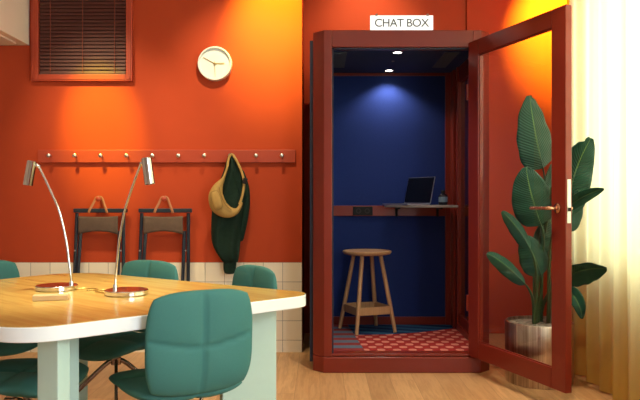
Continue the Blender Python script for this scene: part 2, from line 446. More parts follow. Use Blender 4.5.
# ------------------------------------------------------------------ coat hanging on the rail
YC = YL - .085
def cpt(px, py, y=YC): return at(px, py, y)
ct = thing('coat', 'dark green jacket hanging from the coat rail beneath a mustard bag', 'coat', tuple(cpt(226, 272)))
def loft(mb, rows, depth, ripple, n=40, phase=0.0, yc=YC):
    rings = []
    for i, (py, a, b, d) in enumerate(rows):
        ring = []
        for k in range(n):
            th = 2 * pi * k / n
            c, s_ = cos(th), sin(th)
            u = math.copysign(abs(c) ** .8, c)
            px = (a + b) / 2 + (b - a) / 2 * u
            wob = ripple * (sin(4 * u * 1.7 + py * .05 + phase) + .6 * sin(9 * u + py * .09 + phase * 2))
            y = yc - d * math.copysign(abs(s_) ** .8, s_) - (wob if s_ > 0 else 0)
            ring.append(at(px, py, y))
        rings.append(ring)
    mb.rings(rings)
bd = MB()
rows = [(153, 229.5, 233, .012), (156, 228, 235.5, .02), (162, 226, 239, .03), (170, 224, 242, .036), (180, 220, 244.5, .04), (190, 216, 246, .044),
        (200, 213, 246, .046), (212, 211.6, 244, .05), (226, 211, 242, .052), (240, 211, 240.6, .052), (248, 213.5, 240, .05), (256, 218.5, 239, .046), (261, 222, 238.5, .036), (263, 223.5, 237.5, .02)]
loft(bd, rows, .05, .011)
obj('jacket_body', bd, M['coat'], ct, smooth=1, sub=1)
sv = MB()
loft(sv, [(168, 236, 243, .014), (176, 237, 246, .024), (186, 238, 249.3, .030), (196, 239, 250.6, .032), (208, 239.5, 250, .032), (222, 238, 247.5, .030), (236, 236, 244.5, .026), (242, 237, 243, .014)], .03, .004, 24, 1.3, YC + .022)
obj('sleeve', sv, M['coat'], ct, smooth=1, sub=1)
cf = MB()
loft(cf, [(258, 223, 237, .02), (264, 223.4, 236.6, .026), (270, 223.2, 236, .026), (273, 224.4, 234.6, .024), (274.2, 226.5, 233, .012)], .02, .003, 24, .4, YC + .005)
obj('cuff', cf, M['coat'], ct, smooth=1, sub=1)
# fold / opening edge down the hood
obj('zip_seam', MB().tube([cpt(231, 158, YC - .034), cpt(233.5, 172, YC - .044), cpt(237, 185, YC - .047), cpt(240, 196, YC - .040)], .0035, 6), M['coat'], ct, smooth=1)

# ------------------------------------------------------------------ belt bag
YG = YC - .085
bg = thing('belt_bag', 'mustard yellow belt bag slung over the dark green jacket', 'bag', tuple(at(222, 218, YG)))
def spline(pts, n=6):
    pts = [Vector(p) for p in pts]; out = []
    for i in range(len(pts) - 1):
        p0 = pts[max(i-1, 0)]; p1 = pts[i]; p2 = pts[i+1]; p3 = pts[min(i+2, len(pts)-1)]
        for k in range(n):
            t = k / n
            out.append(.5 * ((2*p1) + (p2-p0)*t + (2*p0-5*p1+4*p2-p3)*t*t + (3*p1-p0-3*p2+p3)*t**3))
    out.append(pts[-1]); return out
crn = [(228.0, 166, .005, .012, .03), (223.6, 178, .010, .018, .006), (218.2, 187, .036, .032, 0), (216.0, 196, .056, .038, 0), (218.6, 205.5, .062, .038, 0), (225.5, 211, .050, .034, 0), (232.5, 212.2, .034, .028, 0), (238.2, 209.5, .016, .020, .002), (241.8, 202, .009, .012, .012)]
cp = spline([at(a, b, YG + e) for a, b, _, _, e in crn], 5)
def interp(vals, n=5):
    o = []
    for i in range(len(vals) - 1):
        for k in range(n): o.append(vals[i] + (vals[i+1] - vals[i]) * k / n)
    return o + [vals[-1]]
ra_, rb_ = interp([c[2] for c in crn]), interp([c[3] for c in crn])
obj('pouch', MB().tube(cp, rb_, 16, flat=ra_, up=(0, 1, 0)), M['mustard'], bg, smooth=1, sub=1)
pc = [at(a, b, YG - .056) for a, b in ((209.6, 192.5), (218.6, 189.6), (223.6, 207.5), (215.2, 211.2))]
def pocket(d, g):
    c = sum(pc, Vector()) / 4; out = []
    for k in range(4):
        p, a_, b_ = pc[k], pc[k-1], pc[(k+1) % 4]
        for t in (0, .25, .5, .75, 1):
            s0, s1 = p + (a_ - p) * .32, p + (b_ - p) * .32
            q = s0 * (1-t)**2 + p * 2*t*(1-t) + s1 * t*t
            out.append(c + (q - c) * g + Vector((0, -d, 0)))
    return out
obj('front_pocket', MB().rings([pocket(-.055, .92), pocket(-.01, 1.0), pocket(.006, .99), pocket(.014, .88), pocket(.018, .6)]), M['mustard'], bg, smooth=1)
obj('piping', MB().tube(pocket(.008, .985), .0028, 6, closed=True), M['mustard_dark'], bg, smooth=1)
obj('zip', MB().tube(spline([at(219.3, 187, YG - .040), at(221.8, 197, YG - .047), at(226, 205, YG - .044), at(231.5, 210, YG - .034)], 4), .0032, 6), M['mustard_dark'], bg, smooth=1)
stp = spline([at(239.4, 204.5, YG + .004), at(242.5, 195, YG + .01), at(244.0, 185, YG + .014), at(243.2, 177, YG + .02), at(239.5, 166.5, YG + .032), at(234.8, 157.5, YG + .045), at(231.6, 154.6, YG + .050), at(228.8, 158, YG + .046), at(227, 168, YG + .03), at(223.5, 178, YG + .004)], 4)
obj('strap', MB().tube(stp, .0035, 8, flat=.0085, up=(0, 1, 0)), M['mustard'], bg, smooth=40)
obj('buckle', MB().box(-.016, .016, -.006, .006, -.021, .021, Matrix.Translation(at(245.0, 181, YG + .006)) @ Matrix.Rotation(R(12), 4, 'Y')), M['black'], bg, bevel=.003)

# ------------------------------------------------------------------ folded chairs hanging on the wall
def folded_chair(xo, label):
    """xo: shift in photo pixels along the wall from the left one"""
    YF = YL - .045
    s = F / YF
    t = thing('folding_chair', label, 'folding chair', tuple(at(100.5 + xo, 325, YF)), 'folded chairs hung on the wall')
    def p(px, py, dy=0): return at(px + xo, py, YF) + Vector((0, dy, 0))
    def bar(name, a, b, da, db, r=.0125, mat='frame_navy'):
        obj(name, MB().tube([p(*a, da), p(*b, db)], r, 4, flat=r * 1.15, up=(0, 1, 0)), M[mat], t, bevel=.003)
    x0, z = p(74.3, 211.2)[0], p(74.3, 211.2)[2]; x1 = p(127.2, 211)[0]
    obj('top_rail', MB().box(x0, x1, YF - .022, YF + .016, z - .010, z + .020), M['frame_navy'], t, bevel=.004)
    bar('leg', (77.0, 213), (72.6, 326), 0, 0); bar('leg', (123.6, 213), (123.2, 326), 0, 0)
    bar('leg', (80.9, 231), (76.2, 322), -.002, -.03); bar('leg', (119.6, 231), (117.4, 322), -.002, -.03)
    bar('stretcher', (75, 288), (119, 288), .02, .02, .009)
    cv = MB()
    def f(u, v):
        px = 79.2 + 39.4 * u; top = 216.0 + .8 * sin(pi * u); bot = 234.8 - 3.6 * sin(pi * u) ** .7
        py = top + (bot - top) * v
        return p(px, py, -.014 - .010 * sin(pi * u) - .004 * sin(pi * v))
    cv.grid(f, 18, 8)
    obj('canvas_seat', cv, M['canvas'], t, smooth=1, solid=.006)
    for q in (75.4, 121.2):
        obj('rivet', MB().lathe([(.0005, 0), (.006, 0), (.005, .006), (.0005, .008)], 10, M=Matrix.Translation(p(q, 250.5, -.012)) @ Matrix.Rotation(R(90), 4, 'X')), M['steel'], t, smooth=40)
    kx, kz = (101.0 + xo - CX) / 137, CH + (CY - 199.0) / 137
    for sgn in (-1, 1):
        pts = spline([(kx + sgn * .001, YL - .044, kz + .015), (kx + sgn * .022, YL - .046, kz + .006), (kx + sgn * .040, YL - .055, kz - .035), (kx + sgn * .060, YL - .070, kz - .080), (kx + sgn * .066, YL - .069, kz - .100)], 4)
        obj('leather_strap', MB().tube(pts, .003, 8, flat=.009, up=(0, 1, 0)), M['leather'], t, smooth=40, label='tan leather strap')
    pg = tag(obj('wall_peg', MB().lathe([(.0005, 0), (.010, 0), (.010, .050), (.018, .056), (.019, .066), (.012, .072), (.0005, .073)], 18, M=Matrix.Translation((kx, YL, kz)) @ Matrix.Rotation(R(90), 4, 'X')), M['rail'], smooth=40),
             'red wall peg holding the strap of the %s folded chair' % ('left' if xo == 0 else 'right'), 'peg', 'wall pegs')
folded_chair(0, 'folded navy chair with brown canvas hanging behind the lamps, left one')
folded_chair(64.8, 'folded navy chair with brown canvas hanging nearer the green jacket')

# ------------------------------------------------------------------ the table
TZ = .74
def tp(px, py, z=TZ):
    Y = F * (CH - z) / (py - CY); return Vector(((px - CX) * Y / F, Y))
def fillet(poly, rad, n=10):
    out = []; m = len(poly)
    for i in range(m):
        p, a, b = Vector(poly[i]), Vector(poly[i-1]), Vector(poly[(i+1) % m])
        da, db = (a - p).normalized(), (b - p).normalized()
        ang = da.angle(db); d = rad[i] / math.tan(ang / 2)
        c = p + (da + db).normalized() * rad[i] / sin(ang / 2)
        s0, s1 = p + da * d, p + db * d
        a0 = math.atan2(*(s0 - c).yx); a1 = math.atan2(*(s1 - c).yx)
        dl = (a1 - a0 + pi) % (2 * pi) - pi
        for k in range(n + 1):
            th = a0 + dl * k / n; out.append((c.x + rad[i] * cos(th), c.y + rad[i] * sin(th)))
    return out
def offset_in(outline, d):
    m = len(outline); out = []
    ar = sum(outline[i][0] * outline[(i+1) % m][1] - outline[(i+1) % m][0] * outline[i][1] for i in range(m))
    sg = 1 if ar > 0 else -1
    for i in range(m):
        a, b = Vector(outline[i-1]), Vector(outline[(i+1) % m]); t = (b - a).normalized()
        nrm = Vector((-t.y, t.x)) * sg; out.append(tuple(Vector(outline[i]) + nrm * d))
    return out
n1, n2 = tp(60, 325), tp(245, 302.5); dn = (n2 - n1).normalized()
r1, r2 = tp(130, 275.8), tp(290, 290.4); dr = (r2 - r1).normalized()
def isect(p, d, q, e):
    den = d.x * e.y - d.y * e.x; t = ((q.x - p.x) * e.y - (q.y - p.y) * e.x) / den; return p + d * t
RC = isect(n1, dn, r1, dr)
NC = n1 - dn * .14
AC = r1 - dr * .20
l1, l2 = tp(60, 273.1), tp(0, 279.2); dl = (l2 - l1).normalized()
AC = isect(l1, dl, r1, dr)
LC = AC + dl * .95
poly = fillet([NC, RC, AC, LC], [.17, .095, .22, .2], 18)
cen = sum((Vector(p) for p in poly), Vector((0, 0))) / len(poly)
tb = thing('meeting_table', 'long oak topped table with thick white edge and pale green legs', 'table', (cen.x, cen.y, 0))
tt = obj('tabletop', MB().prism(poly, TZ - .047, TZ - .002), M['white'], tb, smooth=30, bevel=.003, label='thick white tabletop edge')
obj('oak_surface', MB().prism(offset_in(poly, .003), TZ - .003, TZ), M['tablewood'], tt, label='golden oak veneer')
def column(c, w, d, a, name='leg'):
    Mx = Matrix.Translation((c[0], c[1], 0)) @ Matrix.Rotation(a, 4, 'Z')
    obj(name, MB().box(-w/2, w/2, -d/2, d/2, 0, TZ - .047, Mx), M['mint'], tb, bevel=.004)
column((-.822, 2.10), .080, .055, R(-20)); column((-.855, 2.30), .060, .05, R(-20))
column((-.285, 2.70), .22, .05, R(22))
column((-1.12, 3.12), .09, .06, R(40)); column((-1.50, 2.68), .09, .06, R(40))

# ------------------------------------------------------------------ the desk lamps
def make_lamp(label):
    t = thing('desk_lamp', label, 'lamp', (0, 0, 0), 'chrome lamps on the table')
    k = dict(world=False)
    obj('base', MB().lathe([(.0005, 0), (.078, 0), (.083, .003), (.083, .017), (.080, .020), (.0005, .020)], 64), M['chrome'], t, smooth=35, **k)
    st = spline([(.060, 0, .019), (.058, 0, .05), (.051, 0, .11), (.038, 0, .206), (.011, 0, .32), (-.022, 0, .40), (-.058, 0, .476), (-.076, 0, .510)], 6)
    obj('stem', MB().tube(st, .0048, 12), M['chrome'], t, smooth=1, **k)
    obj('socket', MB().lathe([(.0005, .018), (.0085, .018), (.0085, .032), (.0065, .036), (.0005, .036)], 16, (.060, 0, 0)), M['chrome'], t, smooth=35, **k)
    Mh = Matrix.Translation((-.110, 0, .481)) @ Matrix.Rotation(R(10), 4, 'Y')
    prof = [(.0005, .050), (.016, .050), (.0195, .047), (.0195, -.052), (.0175, -.052), (.0170, -.040), (.0005, -.038)]
    hd = obj('lamp_head', MB().lathe(prof, 40, M=Mh), M['lampchrome'], t, smooth=35, **k)
    obj('joint', MB().tube([(-.073, 0, .505), (-.080, 0, .511), (-.094, 0, .510)], .0075, 12), M['chrome'], hd, smooth=1, **k)
    cd = spline([(-.03, .0, .003), (-.10, .035, .003), (-.165, .025, .003), (-.175, -.02, .003), (-.11, -.04, .003)], 6)
    obj('cord', MB().tube(spline([(.078, .01, .003), (.11, .02, .003), (.15, .015, .003), (.17, -.02, .003), (.14, -.05, .003)], 6), .0022, 6), M['gold'], t, smooth=1, **k)
    return t
LA = make_lamp('chrome desk lamp near the table\'s left end, head bent to the left')
Yl = F / 243; LA.location = ((56.8 - CX) / 243, Yl, TZ + .0002)
LB = dup(LA, ((126.5 - CX) / 256, F / 256, TZ + .0002), R(180 - 28), 'chrome desk lamp in front of folded chairs, head bent to the right')
bp = tp(51, 300)
tag(obj('wooden_block', MB().box(-.062, .062, -.022, .022, 0, .020, Matrix.Translation((bp.x, bp.y, TZ + .0002)) @ Matrix.Rotation(R(16), 4, 'Z')), M['blockwood'], bevel=.003),
    'small pale wooden block lying on the table before the left lamp', 'block')

# ------------------------------------------------------------------ upholstered chairs
def cushion(W, H, thick, curve, puff, seam_v, res=44, k=.24, top=1.0):
    """pillow in local (x, h): returns MB; curve(x,h) gives the centre surface as a Vector and its normal"""
    mb = MB(); rows = {}
    def sq(u, v):
        x = u * sqrt(1 - k * v * v * abs(v) ** 1.2); h = v * sqrt(1 - k * u * u * abs(u) ** 1.2)
        return x * W / 2, h * H / 2
    for side in (1, -1):
        g = []
        for j in range(res + 1):
            row = []
            for i in range(res + 1):
                u, v = -1 + 2 * i / res, -1 + 2 * j / res
                if (i in (0, res) or j in (0, res)) and side == -1: row.append(rows[(i, j)]); continue
                # concentrate rows at the rim
                uu, vv = sin(u * pi / 2) * .35 + u * .65, sin(v * pi / 2) * .35 + v * .65
                x, h = sq(uu, vv)
                p, nrm = curve(x, h)
                rim = max(0, (1 - uu ** 4) * (1 - vv ** 4)) ** .5
                sv = h - seam_v + .18 * (abs(x) / (W / 2)) ** 1.6 * -.14
                gr = max(math.exp(-(x / .0055) ** 2), math.exp(-((h - seam_v - .034 * abs(x / (W / 2)) ** 1.5) / .0055) ** 2))
                soft = max(math.exp(-(x / .035) ** 2), math.exp(-((h - seam_v - .034 * abs(x / (W / 2)) ** 1.5) / .035) ** 2))
                t = thick / 2 * rim + puff * rim * (1 - .55 * soft) - .010 * gr * rim
                vtx = mb.bm.verts.new(p + nrm * t * side)
                if i in (0, res) or j in (0, res): rows[(i, j)] = vtx
                row.append(vtx)
            g.append(row)
        for j in range(res):
            for i in range(res):
                q = [g[j][i], g[j][i+1], g[j+1][i+1], g[j+1][i]]
                mb.face(q if side == 1 else q[::-1])
    return mb
def back_curve(x, h):
    z = .640 + h
    y = -.215 - .10 * (h + .17) * .55 + .42 * x * x + .35 * max(0, -(h + .06)) ** 2 * 4
    n = Vector((-.84 * x, 1, .06)).normalized()
    return Vector((x, y, z)), n
def seat_curve(x, h):
    z = .452 + .05 * (x / .22) ** 2 * .35 - .02 * max(0, h - .1) / .12
    return Vector((x * (1 + .25 * (h + .2)), h + .03, z + .004)), Vector((0, 0, 1))
def make_chair(label):
    t = thing('swivel_chair', label, 'chair', (0, 0, 0), 'teal chairs around the table')
    k = dict(world=False)
    obj('backrest', cushion(.375, .350, .030, back_curve, .011, -.012), M['teal'], t, smooth=1, **k)
    obj('seat', cushion(.400, .420, .040, seat_curve, .014, .0), M['teal'], t, smooth=1, **k)
    obj('stem', MB().lathe([(.0005, .44), (.05, .44), (.05, .428), (.017, .424), (.017, .39), (.023, .386), (.023, .355), (.0005, .353)], 24), M['bronze'], t, smooth=40, **k)
    for i in range(4):
        a = R(45 + 90 * i); d = Vector((cos(a), sin(a), 0))
        pts = spline([d * .008 + Vector((0, 0, .375)), d * .05 + Vector((0, 0, .355)), d * .20 + Vector((0, 0, .215)), d * .338 + Vector((0, 0, .085)), d * .350 + Vector((0, 0, .062))], 4)
        lg = obj('leg', MB().tube(pts, .011, 10, flat=.008), M['bronze'], t, smooth=1, **k)
        Mc = Matrix.Translation(d * .350 + Vector((0, 0, .031))) @ Matrix.Rotation(a, 4, 'Z') @ Matrix.Rotation(R(90), 4, 'Y')
        obj('caster', MB().lathe([(.0005, -.017), (.026, -.017), (.030, -.012), (.030, .012), (.026, .017), (.0005, .017)], 20, M=Mc), M['rubber'], lg, smooth=40, label='black caster', **k)
    return t
def face_dir(dx, dy): return math.atan2(-dx, dy)       # local +Y is the front
cf_ = make_chair('teal padded chair seen from behind at the near side of the table')
th = face_dir(-.60, .80); 
def seat_at(chair_or_first, back_xy, th, label, first=None):
    c = Vector(back_xy) + Vector((-sin(th), cos(th))) * .225
    if first: first.location = (c.x, c.y, 0); first.rotation_euler = (0, 0, th); return first
    return dup(chair_or_first, (c.x, c.y, 0), th, label)
seat_at(None, (-.386, 2.235), face_dir(-.52, .855), '', first=cf_)
seat_at(cf_, (-.83, 3.32), face_dir(-.47, -.88), 'teal chair at the far side of the table, behind the right lamp')
seat_at(cf_, (-.29, 3.05), face_dir(-.80, -.60), 'teal chair behind the table corner, below the hanging jacket')
seat_at(cf_, (-1.67, 3.33), face_dir(.55, -.83), 'teal chair at the far left edge, its back just showing over the table')
seat_at(cf_, (-1.355, 2.50), face_dir(1, -.06), 'teal chair seat tucked beneath the table, beside the left leg')

# ------------------------------------------------------------------ phone booth
B0, B1, BY0, BY1, BT = -.045, 1.102, 4.359, 5.52, 2.199
CHM, IX0, IX1, IYB, FZ, IZT = .070, .004, 1.054, 5.414, .119, 2.12
pb = thing('phone_booth', 'brick red phone booth with blue felt interior and open glass door', 'phone booth', ((B0 + B1) / 2, 4.94, 0))
def chamfer_outline(x0, x1, y0, y1, c): return [(x0 + c, y0), (x1 - c, y0), (x1, y0 + c), (x1, y1), (x0, y1), (x0, y0 + c)]
OX0, OX1, OZ0, OZ1 = .077, .981, FZ, 2.090
ff = MB()
FD = BY0 + .105
ff.prism([(B0 + CHM, BY0), (OX0, BY0), (OX0, FD), (B0, FD), (B0, BY0 + CHM)], .103, BT)
ff.prism([(OX1, BY0), (B1 - CHM, BY0), (B1, BY0 + CHM), (B1, FD), (OX1, FD)], .103, BT)
ff.box(OX0, OX1, BY0, FD, OZ1, BT)
ff.box(OX0, OX1, BY0 + .012, FD, .103, FZ + .002)
fr = obj('front_frame', ff, M['booth'], pb, bevel=.004)
bd_ = MB()
for a in ((OX0, OX0 + .010, FZ, OZ1), (OX1 - .010, OX1, FZ, OZ1), (OX0, OX1, OZ1 - .010, OZ1)):
    bd_.box(a[0], a[1], BY0 + .022, BY0 + .04, a[2], a[3])
obj('door_seal', bd_, M['navy'], fr)
obj('plinth', MB().prism(chamfer_outline(B0 - .002, B1 + .002, BY0 - .003, BY1, CHM), 0, .101), M['booth'], pb, bevel=.006)
obj('floor_panel', MB().box(B0 + .02, B1 - .02, FD - .01, BY1 - .01, .100, FZ - .012), M['navy'], pb)
cpt_ = MB().box(0, IX1 - IX0 - .002, 0, IYB - BY0 - .112, 0, .011)
cpo = obj('carpet', cpt_, M['carpet'], pb, world=False, label='red dotted and blue striped carpet')
cpo.location = Vector((IX0 + .001, FD + .002, FZ - .0115)) - pb.location
# shell panels
obj('side_panel', MB().box(B0 - .022, B0 + .002, FD - .005, BY1, .05, 2.155), M['navy'], pb, bevel=.002, label='dark navy outer side panel')
obj('wall_panel', MB().box(B0 + .003, IX0, FD + .001, IYB, FZ, IZT), M['navyfelt'], pb)
obj('back_panel', MB().box(B0 + .003, B1 - .003, IYB, BY1, .102, BT - .03), M['navyfelt'], pb, label='blue felt back wall')
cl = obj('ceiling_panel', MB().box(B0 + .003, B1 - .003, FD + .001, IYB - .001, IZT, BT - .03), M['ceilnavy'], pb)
def spx(px, py): # point on the booth ceiling
    Y = F * (IZT - CH) / (CY - py); return (px - CX) * Y / F, Y
for (xa, xb) in ((.085, .185), (.855, .955)):
    vt = MB(); vt.box(xa, xb, 4.66, 4.66 + .52, IZT - .004, IZT + .001)
    obj('air_vent', vt, M['vent'], cl, bevel=.001)
for py, px in ((52, 397.5), (70, 389)):
    X, Y = spx(px, py)
    lm = obj('downlight', MB().lathe([(.0005, IZT - .004), (.029, IZT - .004), (.029, IZT + .001), (.0005, IZT + .001)], 28, (X, Y, 0)), M['spot'], cl, smooth=40, label='small round lit downlight')
    obj('downlight_rim', MB().lathe([(.030, IZT - .006), (.037, IZT - .003), (.037, IZT + .001), (.030, IZT + .001)], 28, (X, Y, 0), ring=True), M['navy'], lm, smooth=40)
X, Y = spx(393, 61)
obj('sensor', MB().lathe([(.0005, IZT - .006), (.009, IZT - .005), (.010, IZT + .001), (.0005, IZT + .001)], 16, (X, Y, 0)), M['shelf'], cl, smooth=40)
# red trim inside
tr = MB()
tr.box(IX0, IX1, IYB - .012, IYB - .0005, FZ, FZ + .062)            # foot trim
tr.box(IX0, IX1, IYB - .012, IYB - .0005, IZT - .024, IZT - .001)  # head trim
tr.box(.995, IX1, IYB - .020, IYB - .0005, FZ, IZT - .001)
tr.box(IX0, .05, IYB - .012, IYB - .0005, FZ, IZT - .001)
obj('back_trim', tr, M['booth'], pb, bevel=.002)
obj('shelf_rail', MB().box(.05, .995, IYB - .024, IYB - .001, .982, 1.064), M['booth'], pb, bevel=.003)
# right side: frame with glass
rs = MB()
rs.box(IX1, B1 - .004, 5.16, IYB - .001, FZ, IZT); rs.box(IX1, B1 - .004, FD + .001, 4.58, FZ, IZT)
rs.box(IX1, B1 - .004, 4.58, 5.16, FZ, FZ + .12); rs.box(IX1, B1 - .004, 4.58, 5.16, IZT - .12, IZT)
rs.box(IX1 - .014, IX1, 5.16, 5.20, FZ, IZT - .001); rs.box(IX1 - .020, IX1, 5.28, IYB - .02, FZ, IZT - .001)
rs.box(IX1 - .014, IX1, FD + .01, 5.16, FZ, FZ + .05)
side = obj('side_frame', rs, M['booth'], pb, bevel=.003)
obj('side_glass', MB().box(IX1 + .016, IX1 + .024, 4.58, 5.16, FZ + .12, IZT - .12), M['smoke'], side)
# shelf, brackets, socket
SZ = 1.053
shp = [(.60, IYB - .025), (.50, IYB - .10), (.50, IYB - .20), (.60, 5.05), (.78, 4.93), (1.005, 4.93), (1.005, IYB - .025)]
sh = obj('shelf', MB().prism(fillet(shp, [.02, .04, .08, .12, .1, .01, .01], 5), SZ, SZ + .018), M['shelf'], pb, bevel=.003, label='slim grey laminate shelf')
for px in (396.8, 438):
    X = (px - CX) * 5.36 / F
    if X < .56: X = .60
    obj('bracket', MB().box(X - .010, X + .010, 5.20, IYB - .024, SZ - .014, SZ).box(X - .010, X + .010, IYB - .034, IYB - .024, SZ - .075, SZ), M['black'], sh, bevel=.002)
a, b = at(353, 206.5, IYB - .03), at(372.6, 215.2, IYB - .03)
so = obj('power_socket', MB().box(a.x, b.x, IYB - .040, IYB - .0235, b.z, a.z), M['black'], pb, bevel=.003)
for q in (.28, .72):
    Mx = Matrix.Translation((a.x + (b.x - a.x) * q, IYB - .040, (a.z + b.z) / 2)) @ Matrix.Rotation(R(90), 4, 'X')
    obj('outlet', MB().lathe([(.012, -.001), (.020, -.001), (.021, .002), (.012, .002)], 20, M=Mx, ring=True), M['rubber'], so, smooth=40)

# the open door
HG = Vector((.949, 4.352, 0)); dt = Vector((.3425, -.9395, 0)); dnv = Vector((.9395, .3425, 0))
DW, DZ0, DZ1, DTH = .914, .113, 2.116, .040
DM = Matrix(((dt.x, dnv.x, 0, HG.x), (dt.y, dnv.y, 0, HG.y), (0, 0, 1, 0), (0, 0, 0, 1)))
dr_ = MB(); ST, RT, RB = .112, .098, .108
dr_.box(0, ST, 0, DTH, DZ0, DZ1, DM); dr_.box(DW - ST, DW, 0, DTH, DZ0, DZ1, DM)
dr_.box(ST, DW - ST, 0, DTH, DZ0, DZ0 + RB, DM); dr_.box(ST, DW - ST, 0, DTH, DZ1 - RT, DZ1, DM)
door = obj('door', dr_, M['booth'], pb, bevel=.004, label='open glass door in a wide red frame')
obj('door_glass', MB().box(ST - .005, DW - ST + .005, .016, .024, DZ0 + RB - .005, DZ1 - RT + .005, DM), M['glass'], door)
be = MB(); g0, g1, h0, h1 = ST, DW - ST, DZ0 + RB, DZ1 - RT
for q in ((g0, g0 + .007, h0, h1), (g1 - .007, g1, h0, h1), (g0, g1, h0, h0 + .007), (g0, g1, h1 - .007, h1)):
    be.box(q[0], q[1], .008, .015, q[2], q[3], DM)
obj('glazing_bead', be, M['booth'], door)
HZ = 1.066; HT = DW - .060
hb = MB()
def rose(n0, n1, rr, z, t=HT): 
    Mx = DM @ Matrix.Translation((t, 0, z)) @ Matrix.Rotation(R(90), 4, 'X')
    return [(.0005, -n0), (rr, -n0), (rr, -n1), (.0005, -n1)], Mx
p_, mx_ = rose(-.008, 0, .026, HZ); hb.lathe([(a_, -b_) if False else (a_, b_) for a_, b_ in [(.0005, .0), (.026, .0), (.026, .007), (.022, .010), (.0005, .010)]], 28, M=DM @ Matrix.Translation((HT, 0, HZ)) @ Matrix.Rotation(R(90), 4, 'X'))
hb.tube([DM @ Vector(p) for p in spline([(HT, -.006, HZ), (HT, -.040, HZ), (HT - .012, -.053, HZ), (HT - .05, -.055, HZ), (HT - .15, -.055, HZ)], 4)], .0095, 12)
obj('door_handle', hb, M['copper'], door, smooth=40, label='copper lever handle')
ho = MB(); ho.tube([DM @ Vector(p) for p in spline([(HT, DTH + .001, HZ), (HT, DTH + .040, HZ), (HT - .012, DTH + .053, HZ), (HT - .05, DTH + .055, HZ), (HT - .15, DTH + .055, HZ)], 4)], .0095, 12)
obj('door_handle', ho, M['copper'], door, smooth=40, label='copper lever handle on the outer face')
lp = MB(); lp.box(DW - .0005, DW + .003, .009, .031, .99, 1.215, DM)
lk = obj('lock_plate', lp, M['steel'], door, bevel=.001, label='steel lock plate in the door edge')
obj('latch', MB().box(DW + .002, DW + .009, .013, .027, 1.05, 1.07, DM), M['black'], lk)
for z in (.40, 1.75):
    obj('hinge', MB().tube([HG + Vector((-.004, .005, z)), HG + Vector((-.004, .005, z + .10))], .009, 12), M['booth'], door, smooth=40)

# sign on top of the booth
sy = 4.42; a, b = at(370.3, 15.3, sy), at(433.2, 30, sy)
sg = thing('lightbox_sign', 'lit white sign reading CHAT BOX on top of the booth', 'sign', ((a.x + b.x) / 2, sy, BT + .0005))
obj('panel', MB().box(a.x, b.x, sy, sy + .022, BT + .004, a.z), M['sign'], sg, bevel=.002)
cu = bpy.data.curves.new('lettering', 'FONT'); cu.body = 'CHAT BOX'; cu.align_x = 'CENTER'; cu.align_y = 'CENTER'
cu.size = .0735; cu.extrude = .0006; cu.space_character = .93; cu.offset = .0003
cu.materials.append(M['ink'])
tmp = bpy.data.objects.new('lettering_curve', cu); COL.objects.link(tmp); bpy.context.view_layer.update()
lme = bpy.data.meshes.new_from_object(tmp.evaluated_get(bpy.context.evaluated_depsgraph_get())); lme.name = 'lettering'
bpy.data.objects.remove(tmp); bpy.data.curves.remove(cu)
te = bpy.data.objects.new('lettering', lme); COL.objects.link(te); te.parent = sg
if not lme.materials: lme.materials.append(M['ink'])
te.location = (0.000, -.0012, (a.z - BT) / 2 + .003); te.rotation_euler = (R(90), 0, 0)
for px in (376.5, 427.5):
    X = (px - CX) * sy / F
    obj('clip', MB().box(X - .008, X + .008, sy - .006, sy + .028, a.z - .004, a.z + .010), M['bronze'], sg, bevel=.002)
    obj('foot', MB().box(X - .018, X + .018, sy - .010, sy + .032, BT + .0006, BT + .008), M['steel'], sg, bevel=.002)

# ------------------------------------------------------------------ laptop, bottle, stool
LZ = SZ + .0182
lpx = thing('laptop', 'open silver laptop with black screen on the booth shelf', 'laptop', (.72, 5.22, LZ))
LM = Matrix.Translation((.745, 5.235, LZ)) @ Matrix.Rotation(R(-58), 4, 'Z')     # local x: along hinge, local -y: towards the user
obj('keyboard_deck', MB().box(-.155, .155, -.215, 0, 0, .012, LM), M['alu'], lpx, bevel=.003)
obj('keys', MB().box(-.135, .135, -.110, -.020, .0118, .0132, LM), M['black'], lpx)
SM = LM @ Matrix.Translation((0, .0, .012)) @ Matrix.Rotation(R(-13), 4, 'X')
lid = obj('lid', MB().box(-.155, .155, 0, .006, 0, .208, SM), M['alu'], lpx, bevel=.002)
obj('screen', MB().box(-.151, .151, -.0012, .0002, .006, .203, SM), M['screen'], lid)
bp_ = at(443.0, 205, 5.20)
bt = thing('bottle', 'small dark bottle with pale blue label beside the laptop', 'bottle', (bp_.x, 5.20, LZ))
obj('glass_body', MB().lathe([(.0005, 0), (.031, 0), (.034, .004), (.034, .070), (.028, .080), (.014, .086), (.013, .094), (.0005, .094)], 28, (bp_.x, 5.20, LZ)), M['bottle'], bt, smooth=40)
obj('paper_label', MB().lathe([(.0342, .022), (.0346, .022), (.0346, .062), (.0342, .062)], 28, (bp_.x, 5.20, LZ), ring=True), M['labelblue'], bt, smooth=40)
obj('cap', MB().lathe([(.0005, .092), (.0155, .092), (.0155, .110), (.013, .113), (.0005, .113)], 20, (bp_.x, 5.20, LZ)), M['black'], bt, smooth=40)

